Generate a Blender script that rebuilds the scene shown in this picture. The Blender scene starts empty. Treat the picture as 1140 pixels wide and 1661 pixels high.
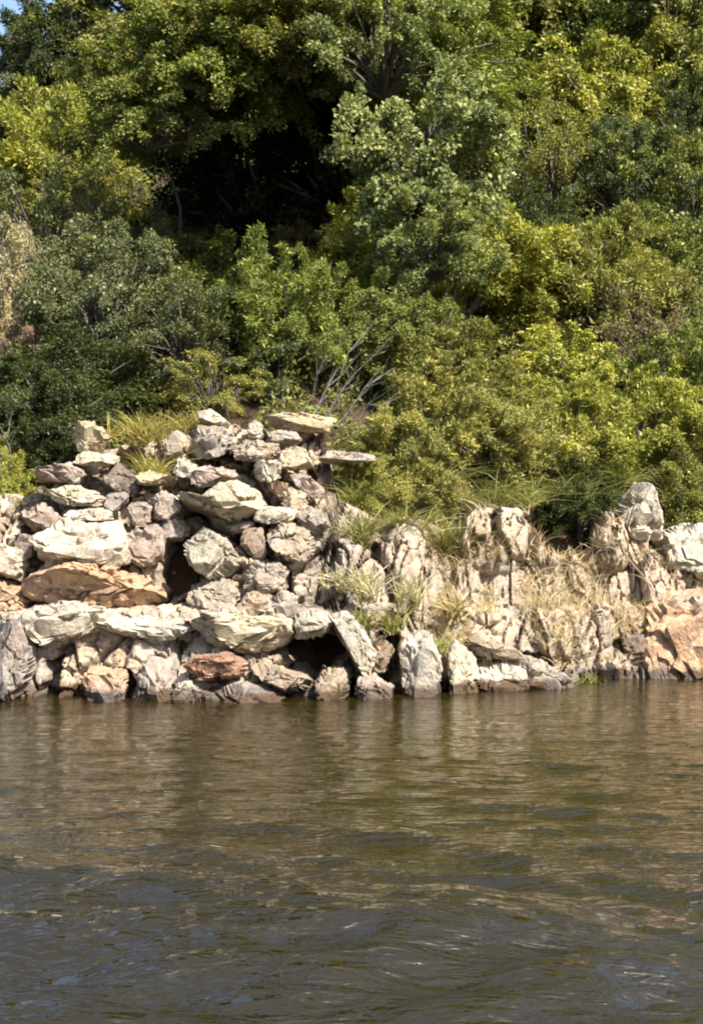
import bpy, math, random
import numpy as np
from mathutils import Vector, noise
from mathutils.bvhtree import BVHTree
R = math.radians
S = bpy.context.scene
COL = S.collection

# ------------------------------------------------------------------ camera, sky, sun, exposure
F, CX, CY, HC = 2634.0, 570.0, 830.5, 1.6        # focal length in photo pixels, image centre, eye height over the water
cam = bpy.data.cameras.new('camera'); camo = bpy.data.objects.new('camera', cam); COL.objects.link(camo)
camo.location = (0, 0, HC); camo.rotation_euler = (R(90), 0, 0)
cam.sensor_fit = 'VERTICAL'; cam.angle_y = 2*math.atan(CY/F); cam.clip_start = 0.1; cam.clip_end = 3000
S.camera = camo

SUN_AZ, SUN_EL = R(41), R(46)                      # from behind the camera's right shoulder
world = bpy.data.worlds.new('World'); S.world = world; world.use_nodes = True
nt = world.node_tree; nt.nodes.clear()
sky = nt.nodes.new('ShaderNodeTexSky'); sky.sky_type = 'NISHITA'; sky.sun_disc = False
sky.sun_elevation = SUN_EL; sky.sun_rotation = math.pi-SUN_AZ; sky.air_density = 1.0; sky.dust_density = 2.0; sky.ozone_density = 1.2
bg = nt.nodes.new('ShaderNodeBackground'); bg.inputs[1].default_value = 0.10
wo = nt.nodes.new('ShaderNodeOutputWorld')
nt.links.new(sky.outputs[0], bg.inputs[0]); nt.links.new(bg.outputs[0], wo.inputs[0])
sun = bpy.data.lights.new('sun', 'SUN'); sun.energy = 5.0; sun.angle = R(0.5); sun.color = (1, 0.93, 0.83)
suno = bpy.data.objects.new('sun', sun); COL.objects.link(suno); suno.location = (8, -8, 20)
suno.rotation_euler = Vector((-math.sin(SUN_AZ)*math.cos(SUN_EL), math.cos(SUN_AZ)*math.cos(SUN_EL), -math.sin(SUN_EL))).to_track_quat('-Z', 'Y').to_euler()
S.view_settings.view_transform = 'Standard'; S.view_settings.look = 'None'
S.view_settings.exposure = 1.38; S.view_settings.gamma = 1
S.render.engine = 'CYCLES'
S.cycles.max_bounces = 6; S.cycles.diffuse_bounces = 3; S.cycles.glossy_bounces = 3; S.cycles.transmission_bounces = 3
S.cycles.use_denoising = True; S.cycles.filter_width = 2.0; S.cycles.caustics_reflective = False; S.cycles.sample_clamp_direct = 3.0

# ------------------------------------------------------------------ helpers
def P(px, py, d): return Vector(((px-CX)/F*d, d, HC+(CY-py)/F*d))
def tag(o, label=None, cat=None, group=None, kind=None):
    if label: o['label'] = label
    if cat: o['category'] = cat
    if group: o['group'] = group
    if kind: o['kind'] = kind
    return o
def mesh_np(name, V, Fq, mat, smooth=False, attr=None):
    V = np.asarray(V, np.float32); Fq = np.asarray(Fq, np.int32); k = Fq.shape[1]; n = len(Fq)
    me = bpy.data.meshes.new(name)
    me.vertices.add(len(V)); me.vertices.foreach_set('co', V.ravel())
    me.loops.add(n*k); me.loops.foreach_set('vertex_index', Fq.ravel())
    me.polygons.add(n); me.polygons.foreach_set('loop_start', np.arange(n, dtype=np.int32)*k)
    if smooth: me.polygons.foreach_set('use_smooth', np.ones(n, bool))
    if attr is not None:
        a = me.attributes.new('tint', 'FLOAT', 'FACE'); a.data.foreach_set('value', np.asarray(attr, np.float32))
    me.update(calc_edges=True); me.validate()
    if mat: me.materials.append(mat)
    return me
def obj(name, me, parent=None, loc=(0, 0, 0), color=None):
    o = bpy.data.objects.new(name, me); COL.objects.link(o); o.location = loc
    if parent: o.parent = parent
    if color: o.color = (*color, 1)
    return o
def tube(pts, rads, k=6):
    V, Fs = [], []
    for i, p in enumerate(pts):
        p = np.array(p, float); q = np.array(pts[min(i+1, len(pts)-1)], float)-np.array(pts[max(i-1, 0)], float)
        q /= np.linalg.norm(q)+1e-9
        a = np.cross(q, (0.3, 0.9, 0.31)); a /= np.linalg.norm(a)+1e-9; b = np.cross(q, a)
        for j in range(k):
            t = 2*math.pi*j/k; V.append(p+rads[i]*(math.cos(t)*a+math.sin(t)*b))
    for i in range(len(pts)-1):
        for j in range(k): Fs.append((i*k+j, i*k+(j+1) % k, (i+1)*k+(j+1) % k, (i+1)*k+j))
    return V, Fs
def merge(tubes):
    V, Fs = [], []
    for v, f in tubes:
        o = len(V); V += list(v); Fs += [tuple(i+o for i in q) for q in f]
    return V, Fs

# ------------------------------------------------------------------ materials
def mat_new(name):
    m = bpy.data.materials.new(name); m.use_nodes = True; n = m.node_tree; n.nodes.clear()
    out = n.nodes.new('ShaderNodeOutputMaterial'); return m, n, out
def N(n, t, **kw):
    x = n.nodes.new('ShaderNode'+t)
    for k, v in kw.items(): setattr(x, k, v)
    return x
def ramp(n, a, b, ca=(0, 0, 0, 1), cb=(1, 1, 1, 1)):
    r = N(n, 'ValToRGB'); e = r.color_ramp.elements
    e[0].position, e[1].position, e[0].color, e[1].color = a, b, ca, cb; return r
def noise_tex(n, vec, scale, detail=5, rough=.6, dist=0):
    t = N(n, 'TexNoise'); t.inputs['Scale'].default_value = scale; t.inputs['Detail'].default_value = detail
    t.inputs['Roughness'].default_value = rough; t.inputs['Distortion'].default_value = dist
    n.links.new(vec, t.inputs['Vector']); return t
def mix(n, f, a, b, mode='MIX'):
    m = N(n, 'Mix', data_type='RGBA', blend_type=mode)
    for s, v in ((m.inputs['Factor'], f), (m.inputs['A'], a), (m.inputs['B'], b)):
        if hasattr(v, 'links'): n.links.new(v, s)
        elif isinstance(v, tuple): s.default_value = (*v, 1) if len(v) == 3 else v
        else: s.default_value = v
    return m.outputs['Result']

def make_rock_mat():
    m, n, out = mat_new('weathered_rock'); L = n.links.new
    tc = N(n, 'NewGeometry').outputs['Position']; oi = N(n, 'ObjectInfo')
    p = N(n, 'BsdfPrincipled'); p.inputs['Roughness'].default_value = .9; p.inputs['Specular IOR Level'].default_value = .2
    big = noise_tex(n, tc, 2.6, 4, .6, .6)
    c = mix(n, ramp(n, .35, .7).outputs[0], (1, 1, 1), (1, 1, 1)) if False else None
    rb = ramp(n, .3, .72, (.62, .57, .53, 1), (1.08, 1.05, 1.0, 1)); L(big.outputs[0], rb.inputs[0])
    c = mix(n, 1.0, oi.outputs['Color'], rb.outputs[0], 'MULTIPLY')
    wm = noise_tex(n, tc, 4.3, 5, .65, .4); rw = ramp(n, .55, .72); L(wm.outputs[0], rw.inputs[0])          # iron-stained patches
    fw = N(n, 'Math', operation='MULTIPLY'); L(rw.outputs[0], fw.inputs[0]); fw.inputs[1].default_value = .4
    c = mix(n, fw.outputs[0], c, (.44, .27, .16))
    li = noise_tex(n, tc, 9.0, 6, .7, .3); rl = ramp(n, .56, .66); L(li.outputs[0], rl.inputs[0])             # pale lichen
    fl = N(n, 'Math', operation='MULTIPLY'); L(rl.outputs[0], fl.inputs[0]); fl.inputs[1].default_value = .45
    c = mix(n, fl.outputs[0], c, (.62, .62, .50))
    dk = noise_tex(n, tc, 11.0, 7, .78, .6); rd = ramp(n, .34, .50, (1, 1, 1, 1), (0, 0, 0, 1)); L(dk.outputs[0], rd.inputs[0])   # dark lichen and grime
    fd = N(n, 'Math', operation='MULTIPLY'); L(rd.outputs[0], fd.inputs[0]); fd.inputs[1].default_value = .75
    c = mix(n, fd.outputs[0], c, (.075, .065, .055))
    # tide mark: dark algae film in a narrow, uneven band at the waterline
    sx = N(n, 'SeparateXYZ'); L(tc, sx.inputs[0])
    nz = noise_tex(n, tc, 7, 3); ad = N(n, 'Math', operation='MULTIPLY_ADD'); L(nz.outputs[0], ad.inputs[0]); ad.inputs[1].default_value = -.14; L(sx.outputs[2], ad.inputs[2])
    rz = ramp(n, 0.0, .05, (1, 1, 1, 1), (0, 0, 0, 1)); L(ad.outputs[0], rz.inputs[0])
    c = mix(n, rz.outputs[0], c, (.10, .065, .04))
    gw = noise_tex(n, tc, 1.3, 5, .62, .5); rg = ramp(n, .46, .62); L(gw.outputs[0], rg.inputs[0])            # grey weathering running across neighbours
    fg = N(n, 'Math', operation='MULTIPLY'); L(rg.outputs[0], fg.inputs[0]); fg.inputs[1].default_value = .5
    c = mix(n, fg.outputs[0], c, (.30, .285, .265))
    L(c, p.inputs['Base Color'])
    b1 = noise_tex(n, tc, 18, 8, .7, .2); vo = N(n, 'TexVoronoi', feature='DISTANCE_TO_EDGE'); vo.inputs['Scale'].default_value = 4.5
    wv = noise_tex(n, tc, 5, 3); vv = N(n, 'VectorMath', operation='MULTIPLY_ADD'); L(wv.outputs[1], vv.inputs[0]); vv.inputs[1].default_value = (.35, .35, .35); L(tc, vv.inputs[2]); L(vv.outputs[0], vo.inputs['Vector'])
    rv = ramp(n, 0, .05); L(vo.outputs['Distance'], rv.inputs[0])
    hs = N(n, 'Math', operation='MULTIPLY_ADD'); L(rv.outputs[0], hs.inputs[0]); hs.inputs[1].default_value = .10; L(b1.outputs[0], hs.inputs[2])
    bp = N(n, 'Bump'); bp.inputs['Strength'].default_value = .9; bp.inputs['Distance'].default_value = .07; L(hs.outputs[0], bp.inputs['Height']); L(bp.outputs[0], p.inputs['Normal'])
    L(p.outputs[0], out.inputs[0]); return m
def make_leaf_mat(name, trans=.3, gloss=.06):
    m, n, out = mat_new(name); L = n.links.new
    oi = N(n, 'ObjectInfo'); at = N(n, 'Attribute', attribute_name='tint')
    rt = N(n, 'ValToRGB'); e = rt.color_ramp.elements
    e[0].position, e[0].color = 0, (.55, .62, .6, 1); e[1].position, e[1].color = 1, (1.6, 1.45, 1.0, 1)
    x = rt.color_ramp.elements.new(.45); x.color = (.95, 1, 1, 1)
    y = rt.color_ramp.elements.new(.88); y.color = (1.3, 1.3, 1.05, 1)
    L(at.outputs['Fac'], rt.inputs[0])
    c = mix(n, 1.0, oi.outputs['Color'], rt.outputs[0], 'MULTIPLY')
    d = N(n, 'BsdfDiffuse'); L(c, d.inputs[0])
    t = N(n, 'BsdfTranslucent'); c2 = mix(n, 1.0, c, (1.15, 1.2, .5), 'MULTIPLY'); L(c2, t.inputs[0])
    g = N(n, 'BsdfGlossy'); g.inputs['Roughness'].default_value = .42; g.inputs[0].default_value = (.8, .85, .8, 1)
    m1 = N(n, 'MixShader'); m1.inputs[0].default_value = trans; L(d.outputs[0], m1.inputs[1]); L(t.outputs[0], m1.inputs[2])
    m2 = N(n, 'MixShader'); m2.inputs[0].default_value = gloss; L(m1.outputs[0], m2.inputs[1]); L(g.outputs[0], m2.inputs[2])
    L(m2.outputs[0], out.inputs[0]); return m
def make_bark_mat():
    m, n, out = mat_new('bark'); L = n.links.new; oi = N(n, 'ObjectInfo')
    tc = N(n, 'TexCoord').outputs['Object']; t = noise_tex(n, tc, 22, 6, .7)
    r = ramp(n, .3, .7, (.5, .5, .5, 1), (1.3, 1.3, 1.3, 1)); L(t.outputs[0], r.inputs[0])
    p = N(n, 'BsdfPrincipled'); p.inputs['Roughness'].default_value = .9
    L(mix(n, 1.0, oi.outputs['Color'], r.outputs[0], 'MULTIPLY'), p.inputs['Base Color'])
    b = N(n, 'Bump'); b.inputs['Distance'].default_value = .02; L(t.outputs[0], b.inputs['Height']); L(b.outputs[0], p.inputs['Normal'])
    L(p.outputs[0], out.inputs[0]); return m
def make_soil_mat():
    m, n, out = mat_new('hillside_soil'); L = n.links.new
    tc = N(n, 'NewGeometry').outputs['Position']
    t = noise_tex(n, tc, 3, 8, .7); r = ramp(n, .35, .65, (.045, .032, .02, 1), (.13, .09, .055, 1)); L(t.outputs[0], r.inputs[0])
    t2 = noise_tex(n, tc, 40, 4, .7); r2 = ramp(n, .3, .75, (.5, .5, .5, 1), (1.5, 1.5, 1.5, 1)); L(t2.outputs[0], r2.inputs[0])
    p = N(n, 'BsdfPrincipled'); p.inputs['Roughness'].default_value = 1; p.inputs['Specular IOR Level'].default_value = .1
    L(mix(n, 1.0, r.outputs[0], r2.outputs[0], 'MULTIPLY'), p.inputs['Base Color'])
    b = N(n, 'Bump'); b.inputs['Distance'].default_value = .06; L(t2.outputs[0], b.inputs['Height']); L(b.outputs[0], p.inputs['Normal'])
    L(p.outputs[0], out.inputs[0]); return m
def make_water_mat():
    m, n, out = mat_new('river_water'); L = n.links.new
    tc = N(n, 'NewGeometry').outputs['Position']
    p = N(n, 'BsdfPrincipled'); p.inputs['IOR'].default_value = 1.8; p.inputs['Roughness'].default_value = .025
    p.inputs['Base Color'].default_value = (.0165, .0118, .0012, 1)
    mp = N(n, 'Mapping'); mp.inputs['Scale'].default_value = (.75, 2.4, 1); L(tc, mp.inputs[0])
    t = noise_tex(n, mp.outputs[0], 5.5, 3, .5, .6); t2 = noise_tex(n, mp.outputs[0], 17, 2, .5, .3)
    a = N(n, 'Math', operation='MULTIPLY_ADD'); L(t2.outputs[0], a.inputs[0]); a.inputs[1].default_value = .3; L(t.outputs[0], a.inputs[2])
    b = N(n, 'Bump'); b.inputs['Distance'].default_value = .05; sp = N(n, 'SeparateXYZ'); L(tc, sp.inputs[0]); mr = N(n, 'MapRange'); L(sp.outputs[1], mr.inputs[0]); mr.inputs[1].default_value = 5.6; mr.inputs[2].default_value = 8.2; mr.inputs[3].default_value = .8; mr.inputs[4].default_value = .32; L(mr.outputs[0], b.inputs['Strength']); L(a.outputs[0], b.inputs['Height']); L(b.outputs[0], p.inputs['Normal'])
    L(p.outputs[0], out.inputs[0]); return m
ROCK, LEAF, BLADE, BARK, SOIL, WATER = make_rock_mat(), make_leaf_mat('leaf', .26, .016), make_leaf_mat('grass_blade', .25, .03), make_bark_mat(), make_soil_mat(), make_water_mat()

# ------------------------------------------------------------------ terrain and water
_SX = [-30, -3, -.55, 1.05, 2.1, 3.4, 8, 30]; _SD = [13.9, 13.75, 13.75, 14.5, 15.3, 15.9, 16.6, 18]
_U = [-14, -3, -1, 0, .45, .8, 1.15, 1.6, 2.1, 2.7, 3.3, 14.3, 16.5, 30, 300]
_Z = [-3, -1.6, -.7, -.3, -.15, .1, .6, 1.2, 1.72, 2.25, 2.6, 9.1, 9.8, 9.5, 2]
def shore(x): return np.interp(x, _SX, _SD)
def ground(x, d):
    u = d-shore(x)-.3
    z = np.interp(u, _U, _Z)
    k = np.clip((u-4)/8, 0, 1)
    z = z - k*np.clip((-1.6-x)/3.5, 0, 1)*1.7 + k*.25*np.sin(x*1.1+d*.7)
    for gx, gu, gr, gh in ((2.05, 5.3, .75, 1.6), (4.1, 7.2, .8, 1.6), (1.7, 3.9, .5, .5), (-2.7, 3.6, .7, .5), (.9, 4.9, .5, .6), (3.6, 4.4, .6, .6), (-2.9, 9.5, .8, .8), (2.6, 9.5, .8, .9), (.7, 10.5, .7, .8)):
        z = z - gh*np.exp(-((x-gx)/gr)**2-((u-gu)/gr)**2)
    z = z - 1.9*np.exp(-((x+.95)/1.2)**4-((u-6.9)/1.7)**4)
    return z
def terrain():
    xs = np.concatenate([[-400, -200, -100, -60, -35, -22, -15], np.arange(-10, 10.01, .16), [15, 22, 35, 60, 100, 200, 400]])
    ds = np.concatenate([[-40, -10, 2, 6, 10], np.arange(12, 34, .16), [36, 40, 50, 70, 120, 250, 500]])
    X, D = np.meshgrid(xs, ds); Z = ground(X, D)
    V = np.stack([X, D, Z], -1).reshape(-1, 3)
    for i, v in enumerate(V):
        if 12 < v[1] < 34 and abs(v[0]) < 10: V[i, 2] += .10*noise.fractal(Vector(v)*1.6, 1, 2, 4)
    nx, nd = len(xs), len(ds); i = np.arange(nx*nd).reshape(nd, nx)
    Fq = np.stack([i[:-1, :-1], i[:-1, 1:], i[1:, 1:], i[1:, :-1]], -1).reshape(-1, 4)
    o = obj('terrain', mesh_np('terrain', V, Fq, SOIL, True)); tag(o, 'dark earth hillside rising behind the rocky bank', None, None, 'structure')
    return o
TER = terrain()

def water():
    xs = np.concatenate([-np.geomspace(400, 7, 16), np.arange(-6, 6.01, .035), np.geomspace(7, 400, 16)])
    ds = np.concatenate([[-300, -100, -40, -15, -5, 0, 2.5], np.arange(3.6, 17.5, .035)])
    X, D = np.meshgrid(xs, ds)
    rng = np.random.default_rng(5); Z = np.zeros_like(X)
    near = np.clip((15.8-D)/14, .06, .42)+.95*np.clip((7.2-D)/1.7, 0, 1)*(.6+.4/(1+np.exp(3*X)))                       # the chop dies out under the bank
    for k in range(44):
        lam = np.exp(rng.uniform(np.log(.10), np.log(.75))); th = rng.normal(math.pi/2, .4); ph = rng.uniform(0, 6.28)
        a = .0105*lam**.95*(1 if lam > .35 else 1.0)
        w = X*math.cos(th)+D*math.sin(th)
        bend = .25*np.sin(X*.9+ph)+.2*np.sin(D*1.3+ph*2)
        env = .6+.4*np.sin(X*rng.uniform(.4, 1.6)+D*rng.uniform(.3, 1.1)+ph*3)
        Z += a*env*np.sin(2*math.pi*(w+bend*lam)/lam+ph)
    Z *= near
    # boat wake: a low swell crossing the near left water, and its fainter echo to the right
    def ridge(x0, d0, x1, d1, h, wn, wf, fade):
        t = np.array([x1-x0, d1-d0]); Ln = np.linalg.norm(t); t /= Ln; nrm = np.array([-t[1], t[0]])
        s = (X-x0)*t[0]+(D-d0)*t[1]; q = (X-x0)*nrm[0]+(D-d0)*nrm[1]+.10*np.sin(s*2.1)+.05*np.sin(s*4.7+1)
        if nrm[1] < 0: q = -q
        prof = np.where(q < 0, np.exp(-(q/wn)**2), np.exp(-(q/wf)**2))
        return h*prof*np.clip(1-(s-Ln)/fade, 0, 1)*np.clip((s+3)/2, 0, 1)
    Z += ridge(-1.5, 6.45, .3, 5.75, .24, 1.15, .55, 1.4)
    Z += ridge(.9, 7.3, 2.4, 6.1, .032, .16, .12, 1.5)+ridge(.6, 6.5, 1.8, 5.5, .030, .16, .12, 1.5)+ridge(1.2, 6.4, 2.2, 5.6, .026, .13, .1, 1.5)
    V = np.stack([X, D, Z], -1).reshape(-1, 3)
    nx, nd = len(xs), len(ds); i = np.arange(nx*nd).reshape(nd, nx)
    Fq = np.stack([i[:-1, :-1], i[:-1, 1:], i[1:, 1:], i[1:, :-1]], -1).reshape(-1, 4)
    o = obj('water', mesh_np('water', V, Fq, WATER, True)); tag(o, 'brown green river water with ripples and a boat wake', None, None, 'structure')
water()

# ------------------------------------------------------------------ rocks
import bmesh
_bm = bmesh.new(); bmesh.ops.create_icosphere(_bm, subdivisions=5, radius=1)
ICO5 = np.array([v.co[:] for v in _bm.verts]), np.array([[v.index for v in f.verts] for f in _bm.faces]); _bm.free()
_bm = bmesh.new(); bmesh.ops.create_icosphere(_bm, subdivisions=4, radius=1)
ICO4 = np.array([v.co[:] for v in _bm.verts]), np.array([[v.index for v in f.verts] for f in _bm.faces]); _bm.free()
_DY = [640, 660, 700, 780, 850, 930, 978, 992, 1100, 1150]; _DD = [16.3, 16.2, 15.95, 15.5, 15.15, 14.9, 14.78, 14.36, 14.08, 13.88]
def dprof(px, py):
    d = float(np.interp(py, _DY, _DD))
    return d + float(np.interp(px, [460, 760, 920, 1140], [0, .6, 1.2, 1.7]))
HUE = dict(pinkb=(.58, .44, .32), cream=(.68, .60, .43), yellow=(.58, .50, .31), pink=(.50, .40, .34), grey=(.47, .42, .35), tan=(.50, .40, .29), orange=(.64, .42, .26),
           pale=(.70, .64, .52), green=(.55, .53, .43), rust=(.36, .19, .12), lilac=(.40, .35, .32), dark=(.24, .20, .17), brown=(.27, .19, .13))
ROCK_MESHES = []
def rock(name, poly, hue, label, thick=1.0, off=0.0, facets=9, rough=1.0, cat='rock', group='rocks of the bank', boxy=.34, grow=1.07, flute=1.0):
    rng = np.random.default_rng(abs(hash_str(label)) % 2**32)
    poly = np.array(poly, float); c0 = (poly.min(0)+poly.max(0))/2; poly = c0+(poly-c0)*grow
    ICO_V, ICO_F = ICO5 if np.ptp(poly, 0).max() > 75 else ICO4
    d = dprof(c0[0], c0[1])+off+rng.uniform(-.09, .05)
    k = d/F; pts = (poly-c0)*np.array([k, -k])
    ang = np.arctan2(pts[:, 1], pts[:, 0]); o = np.argsort(ang); pts = pts[o]
    th = np.arctan2(ICO_V[:, 2], ICO_V[:, 0]); rad = np.zeros(len(th))
    dirs = np.stack([np.cos(th), np.sin(th)], 1); best = np.zeros(len(th))
    for i in range(len(pts)):                                # radius of the outline in every direction
        a, b = pts[i], pts[(i+1) % len(pts)]; e = b-a
        den = dirs[:, 0]*e[1]-dirs[:, 1]*e[0]; den = np.where(abs(den) < 1e-9, 1e-9, den)
        t = (a[0]*e[1]-a[1]*e[0])/den; u = (a[0]*dirs[:, 1]-a[1]*dirs[:, 0])/den
        ok = (t > 0) & (u >= -1e-6) & (u <= 1+1e-6); best = np.where(ok, np.maximum(best, t), best)
    w, h = np.ptp(pts, 0); size = math.sqrt(w*h); best = np.maximum(best, .1*size)
    s = np.sqrt(ICO_V[:, 0]**2+ICO_V[:, 2]**2); T = .58*thick*min(size, 1.6*min(w, h))
    Rr = best*np.power(s, boxy)
    V = np.stack([Rr*dirs[:, 0], T*np.sign(ICO_V[:, 1])*np.power(abs(ICO_V[:, 1]), boxy), Rr*dirs[:, 1]], 1)
    ax2 = np.array([w*w, 4*T*T, h*h])
    for j in range(facets+4):                                # broken faces: cut flat planes off the body
        q = V[rng.integers(len(V))]
        if q[1] > .2*T and rng.random() < .7: q = q*np.array([1, -1, 1])
        nrm = unit(unit(q/ax2)+rng.normal(0, .45, 3)); pr = V@nrm; mx = pr.max()
        lim = mx-min(mx*.42, (size*.5)*(.06+rng.exponential(.20))); V -= np.maximum(pr-lim, 0)[:, None]*nrm
    ln = np.linalg.norm(V, axis=1, keepdims=True)+1e-9; U = V/ln
    seed = Vector(rng.uniform(-50, 50, 3)); A = .06*rough*size; fr = 1/max(size, .25)
    for i in range(len(V)):
        p = Vector(V[i]); p.z *= flute; f = noise.fractal(p*(2.2*fr)+seed, .9, 2.1, 3); g = noise.fractal(p*22+seed, .75, 2.1, 3)
        V[i] += U[i]*(A*.5*f+.010*rough*g+size*rough*(.16*facet(p*(2.6*fr)+seed, .05)+.07*facet(p*(6.5*fr)+seed*1.7, .08)))
    me = mesh_np(name, V, ICO_F, ROCK, True); me.set_sharp_from_angle(angle=R(32))
    loc = P(c0[0], c0[1], d); hv = tuple(.9*x+.1*y for x, y in zip(HUE[hue], (.58, .50, .39))); j = rng.uniform(.9, 1.08)
    ob = obj(name, me, None, loc, tuple(x*j for x in hv)); tag(ob, label, cat, group, 'thing')
    ROCK_MESHES.append((V+np.array(loc), ICO_F)); return ob
def unit(v): return v/(np.linalg.norm(v, axis=-1, keepdims=True)+1e-9)
def facet(p, crack):
    """broken-rock relief: every Voronoi cell is a tilted plane, with a cleft along its edges"""
    ds, pt = noise.voronoi(p); c = pt[0]; h = noise.cell_vector(c*7.31); q = p-c
    return .5*(h.x-.5)+(h.y-.5)*q.x+(h.z-.5)*q.z+.4*(h.x-.5)*q.y-.45*max(0., 1-(ds[1]-ds[0])/max(crack, 1e-3)/2)
def hash_str(s):
    h = 2166136261
    for ch in s: h = ((h ^ ord(ch))*16777619) & 0xffffffff
    return h
def box(x0, y0, x1, y1, sk=0):
    w, h = x1-x0, y1-y0
    return [(x0+.06*w, y0+.18*h), (x0+.22*w, y0), (x1-.2*w, y0+.04*h+sk), (x1, y0+.25*h+sk), (x1-.03*w, y1-.2*h), (x1-.2*w, y1), (x0+.2*w, y1-.03*h), (x0, y1-.25*h)]

CAVES = [(310, 765, 12, 12, .3), (345, 752, 30, 7, .3), (345, 800, 40, 8, .3), (440, 765, 16, 12, .3), (500, 770, 10, 12, .3), (470, 850, 10, 10, .3), (430, 920, 16, 8, .25), (385, 985, 12, 8, .25), (445, 955, 14, 8, .25), (540, 915, 8, 20, .25), (610, 900, 7, 16, .25), (590, 960, 9, 14, .25), (700, 875, 8, 22, .3), (775, 900, 7, 20, .25), (815, 870, 8, 26, .3), (60, 1070, 8, 16, .2), (130, 1050, 12, 16, .25), (300, 1055, 8, 12, .2), (450, 1040, 10, 22, .3), (395, 1050, 8, 12, .2), (995, 905, 26, 9, .3),
         (282, 925, 24, 46, .6), (512, 1062, 44, 38, .8), (634, 1072, 15, 36, .5), (216, 1122, 24, 26, .5), (112, 1118, 14, 30, .4), (200, 778, 30, 22, .4), (945, 850, 62, 36, .6),
         (572, 1128, 10, 22, .4), (30, 965, 26, 14, .3), (400, 870, 18, 22, .35), (850, 1072, 46, 10, .3), (770, 1092, 8, 26, .3), (1030, 1046, 12, 12, .25), (885, 880, 7, 34, .3), (30, 860, 16, 20, .35)]
BULGES = [(818, 868, 72, 66, .30), (915, 880, 34, 44, .24), (670, 900, 46, 66, .24), (575, 935, 50, 50, .18), (1035, 890, 34, 40, .22), (940, 1010, 90, 60, .12)]
def bedrock():
    """fractured rock face under and between the loose stones"""
    xs = np.arange(-4.3, 5.4, .017); nt_ = 190; V = np.zeros((nt_+6, len(xs), 3))
    pys = np.arange(600, 1240, 4.)
    for i, X in enumerate(xs):
        px = CX+X/15*F; dd = np.array([dprof(px, y) for y in pys]); zz = HC+(CY-pys)/F*dd
        o = np.argsort(zz); zt, dt = zz[o], dd[o]
        ptop = np.interp(px, [40, 110, 300, 520, 550, 620, 700, 745, 780, 880, 910, 1000, 1030, 1070, 1150], [800, 730, 690, 700, 810, 845, 845, 870, 835, 835, 905, 900, 830, 850, 920])
        dtop = dprof(px, ptop); ztop = HC+(CY-ptop)/F*dtop
        for j in range(nt_):
            z = -.45+(ztop+.45)*j/(nt_-1); d = float(np.interp(z, zt, dt)); py = CY-(z-HC)/d*F
            right = min(max((px-480)/120, 0), 1)
            p = Vector((X*(1+.5*right), d*.6, z*(1-.38*right)))
            q = p+Vector((noise.noise(p*3), 0, noise.noise(p*3+Vector((9, 0, 0)))))*.12
            rl = .42*facet(q*1.9, .03)+.17*facet(q*4.6+Vector((5, 1, 2)), .05)+.065*facet(q*11+Vector((1, 7, 2)), .07)+.045*noise.fractal(p*9, .8, 2, 4)
            fold = noise.fractal(Vector((X*3.4+.5*noise.noise(p*2), 3.1, z*.8)), .9, 2.1, 3)
            rr = .10*fold-.14*max(0, .25-abs(noise.noise(Vector((X*2.3, 8, z*.5)))*1.6))+.24*facet(q*1.9, .02)+.10*facet(q*5.2+Vector((5, 1, 2)), .05)+.04*noise.fractal(p*9, .8, 2, 4)
            low = min(max((py-975)/20, 0), 1)
            r = rl*(1-.4*low)*(1-right)+rr*right
            for (cx, cy, rx, ry, hb) in BULGES:
                e = ((px-cx)/rx)**2+((py-cy)/ry)**2
                if e < 1: r += hb*math.sqrt(1-e)
            hole = 0
            for (cx, cy, rx, ry, dep) in CAVES:
                e = ((px-cx)/rx)**2+((py-cy)/ry)**2
                if e < 4: e *= 1+1.1*noise.noise(p*6)+.7*noise.noise(p*15)
                if e < 2.2: hole = max(hole, dep*min(1, max(0, (1.7-e)/.9)))
            V[j, i] = (X, d+.10+.24*min(max((900-py)/80, 0), 1)*(1-right)-r+hole, z+.25*r)
        for j in range(6):
            k = (j+1)/6; V[nt_+j, i] = (X, V[nt_-1, i, 1]+1.0*k, ztop+.10*k-.5*k*k)
    nr, nx = V.shape[:2]; i = np.arange(nr*nx).reshape(nr, nx)
    Fq = np.stack([i[:-1, :-1], i[:-1, 1:], i[1:, 1:], i[1:, :-1]], -1).reshape(-1, 4)
    me = mesh_np('bedrock', V.reshape(-1, 3), Fq, ROCK, True); me.set_sharp_from_angle(angle=R(40))
    o = obj('bedrock', me, color=(.57, .47, .36)); tag(o, 'fractured pale bedrock face between the loose stones', None, None, 'structure')
    ROCK_BED.append((V.reshape(-1, 3), Fq))
ROCK_BED = []
bedrock()
R_ = rock
# the tumbled pile on the left, from the top down
R_('stone_block', box(119, 686, 184, 734), 'yellow', 'small square yellow stone at the left end of the pile top', 1.1)
R_('stone_slab', box(123, 733, 190, 758), 'cream', 'thin pale slab directly under the square yellow stone', 1.6)
R_('stone_slab', [(52, 765), (75, 750), (125, 752), (140, 770), (130, 784), (62, 782)], 'pink', 'pink flat-topped slab at the upper left edge of the pile', 1.4, .1)
R_('stone_slab', [(56, 796), (75, 785), (120, 788), (150, 796), (170, 810), (160, 820), (90, 820), (60, 812)], 'cream', 'cream slab lying under the pink flat-topped slab', 1.1, .03)
R_('stone', [(38, 838), (55, 820), (80, 822), (98, 845), (90, 864), (50, 866)], 'pink', 'rounded pinkish stone at the left below the cream slab', 1.1)
R_('stone_slab', box(108, 824, 182, 850), 'pale', 'pale wedge of stone perched on the big white boulder', 1.4)
R_('stone', [(160, 770), (185, 752), (222, 760), (232, 790), (205, 812), (170, 800)], 'dark', 'dark shadowed stone between pink slab and yellow ledge', 1.0, .25)  # dark colour stands in for the shade of an empty cavity
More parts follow.
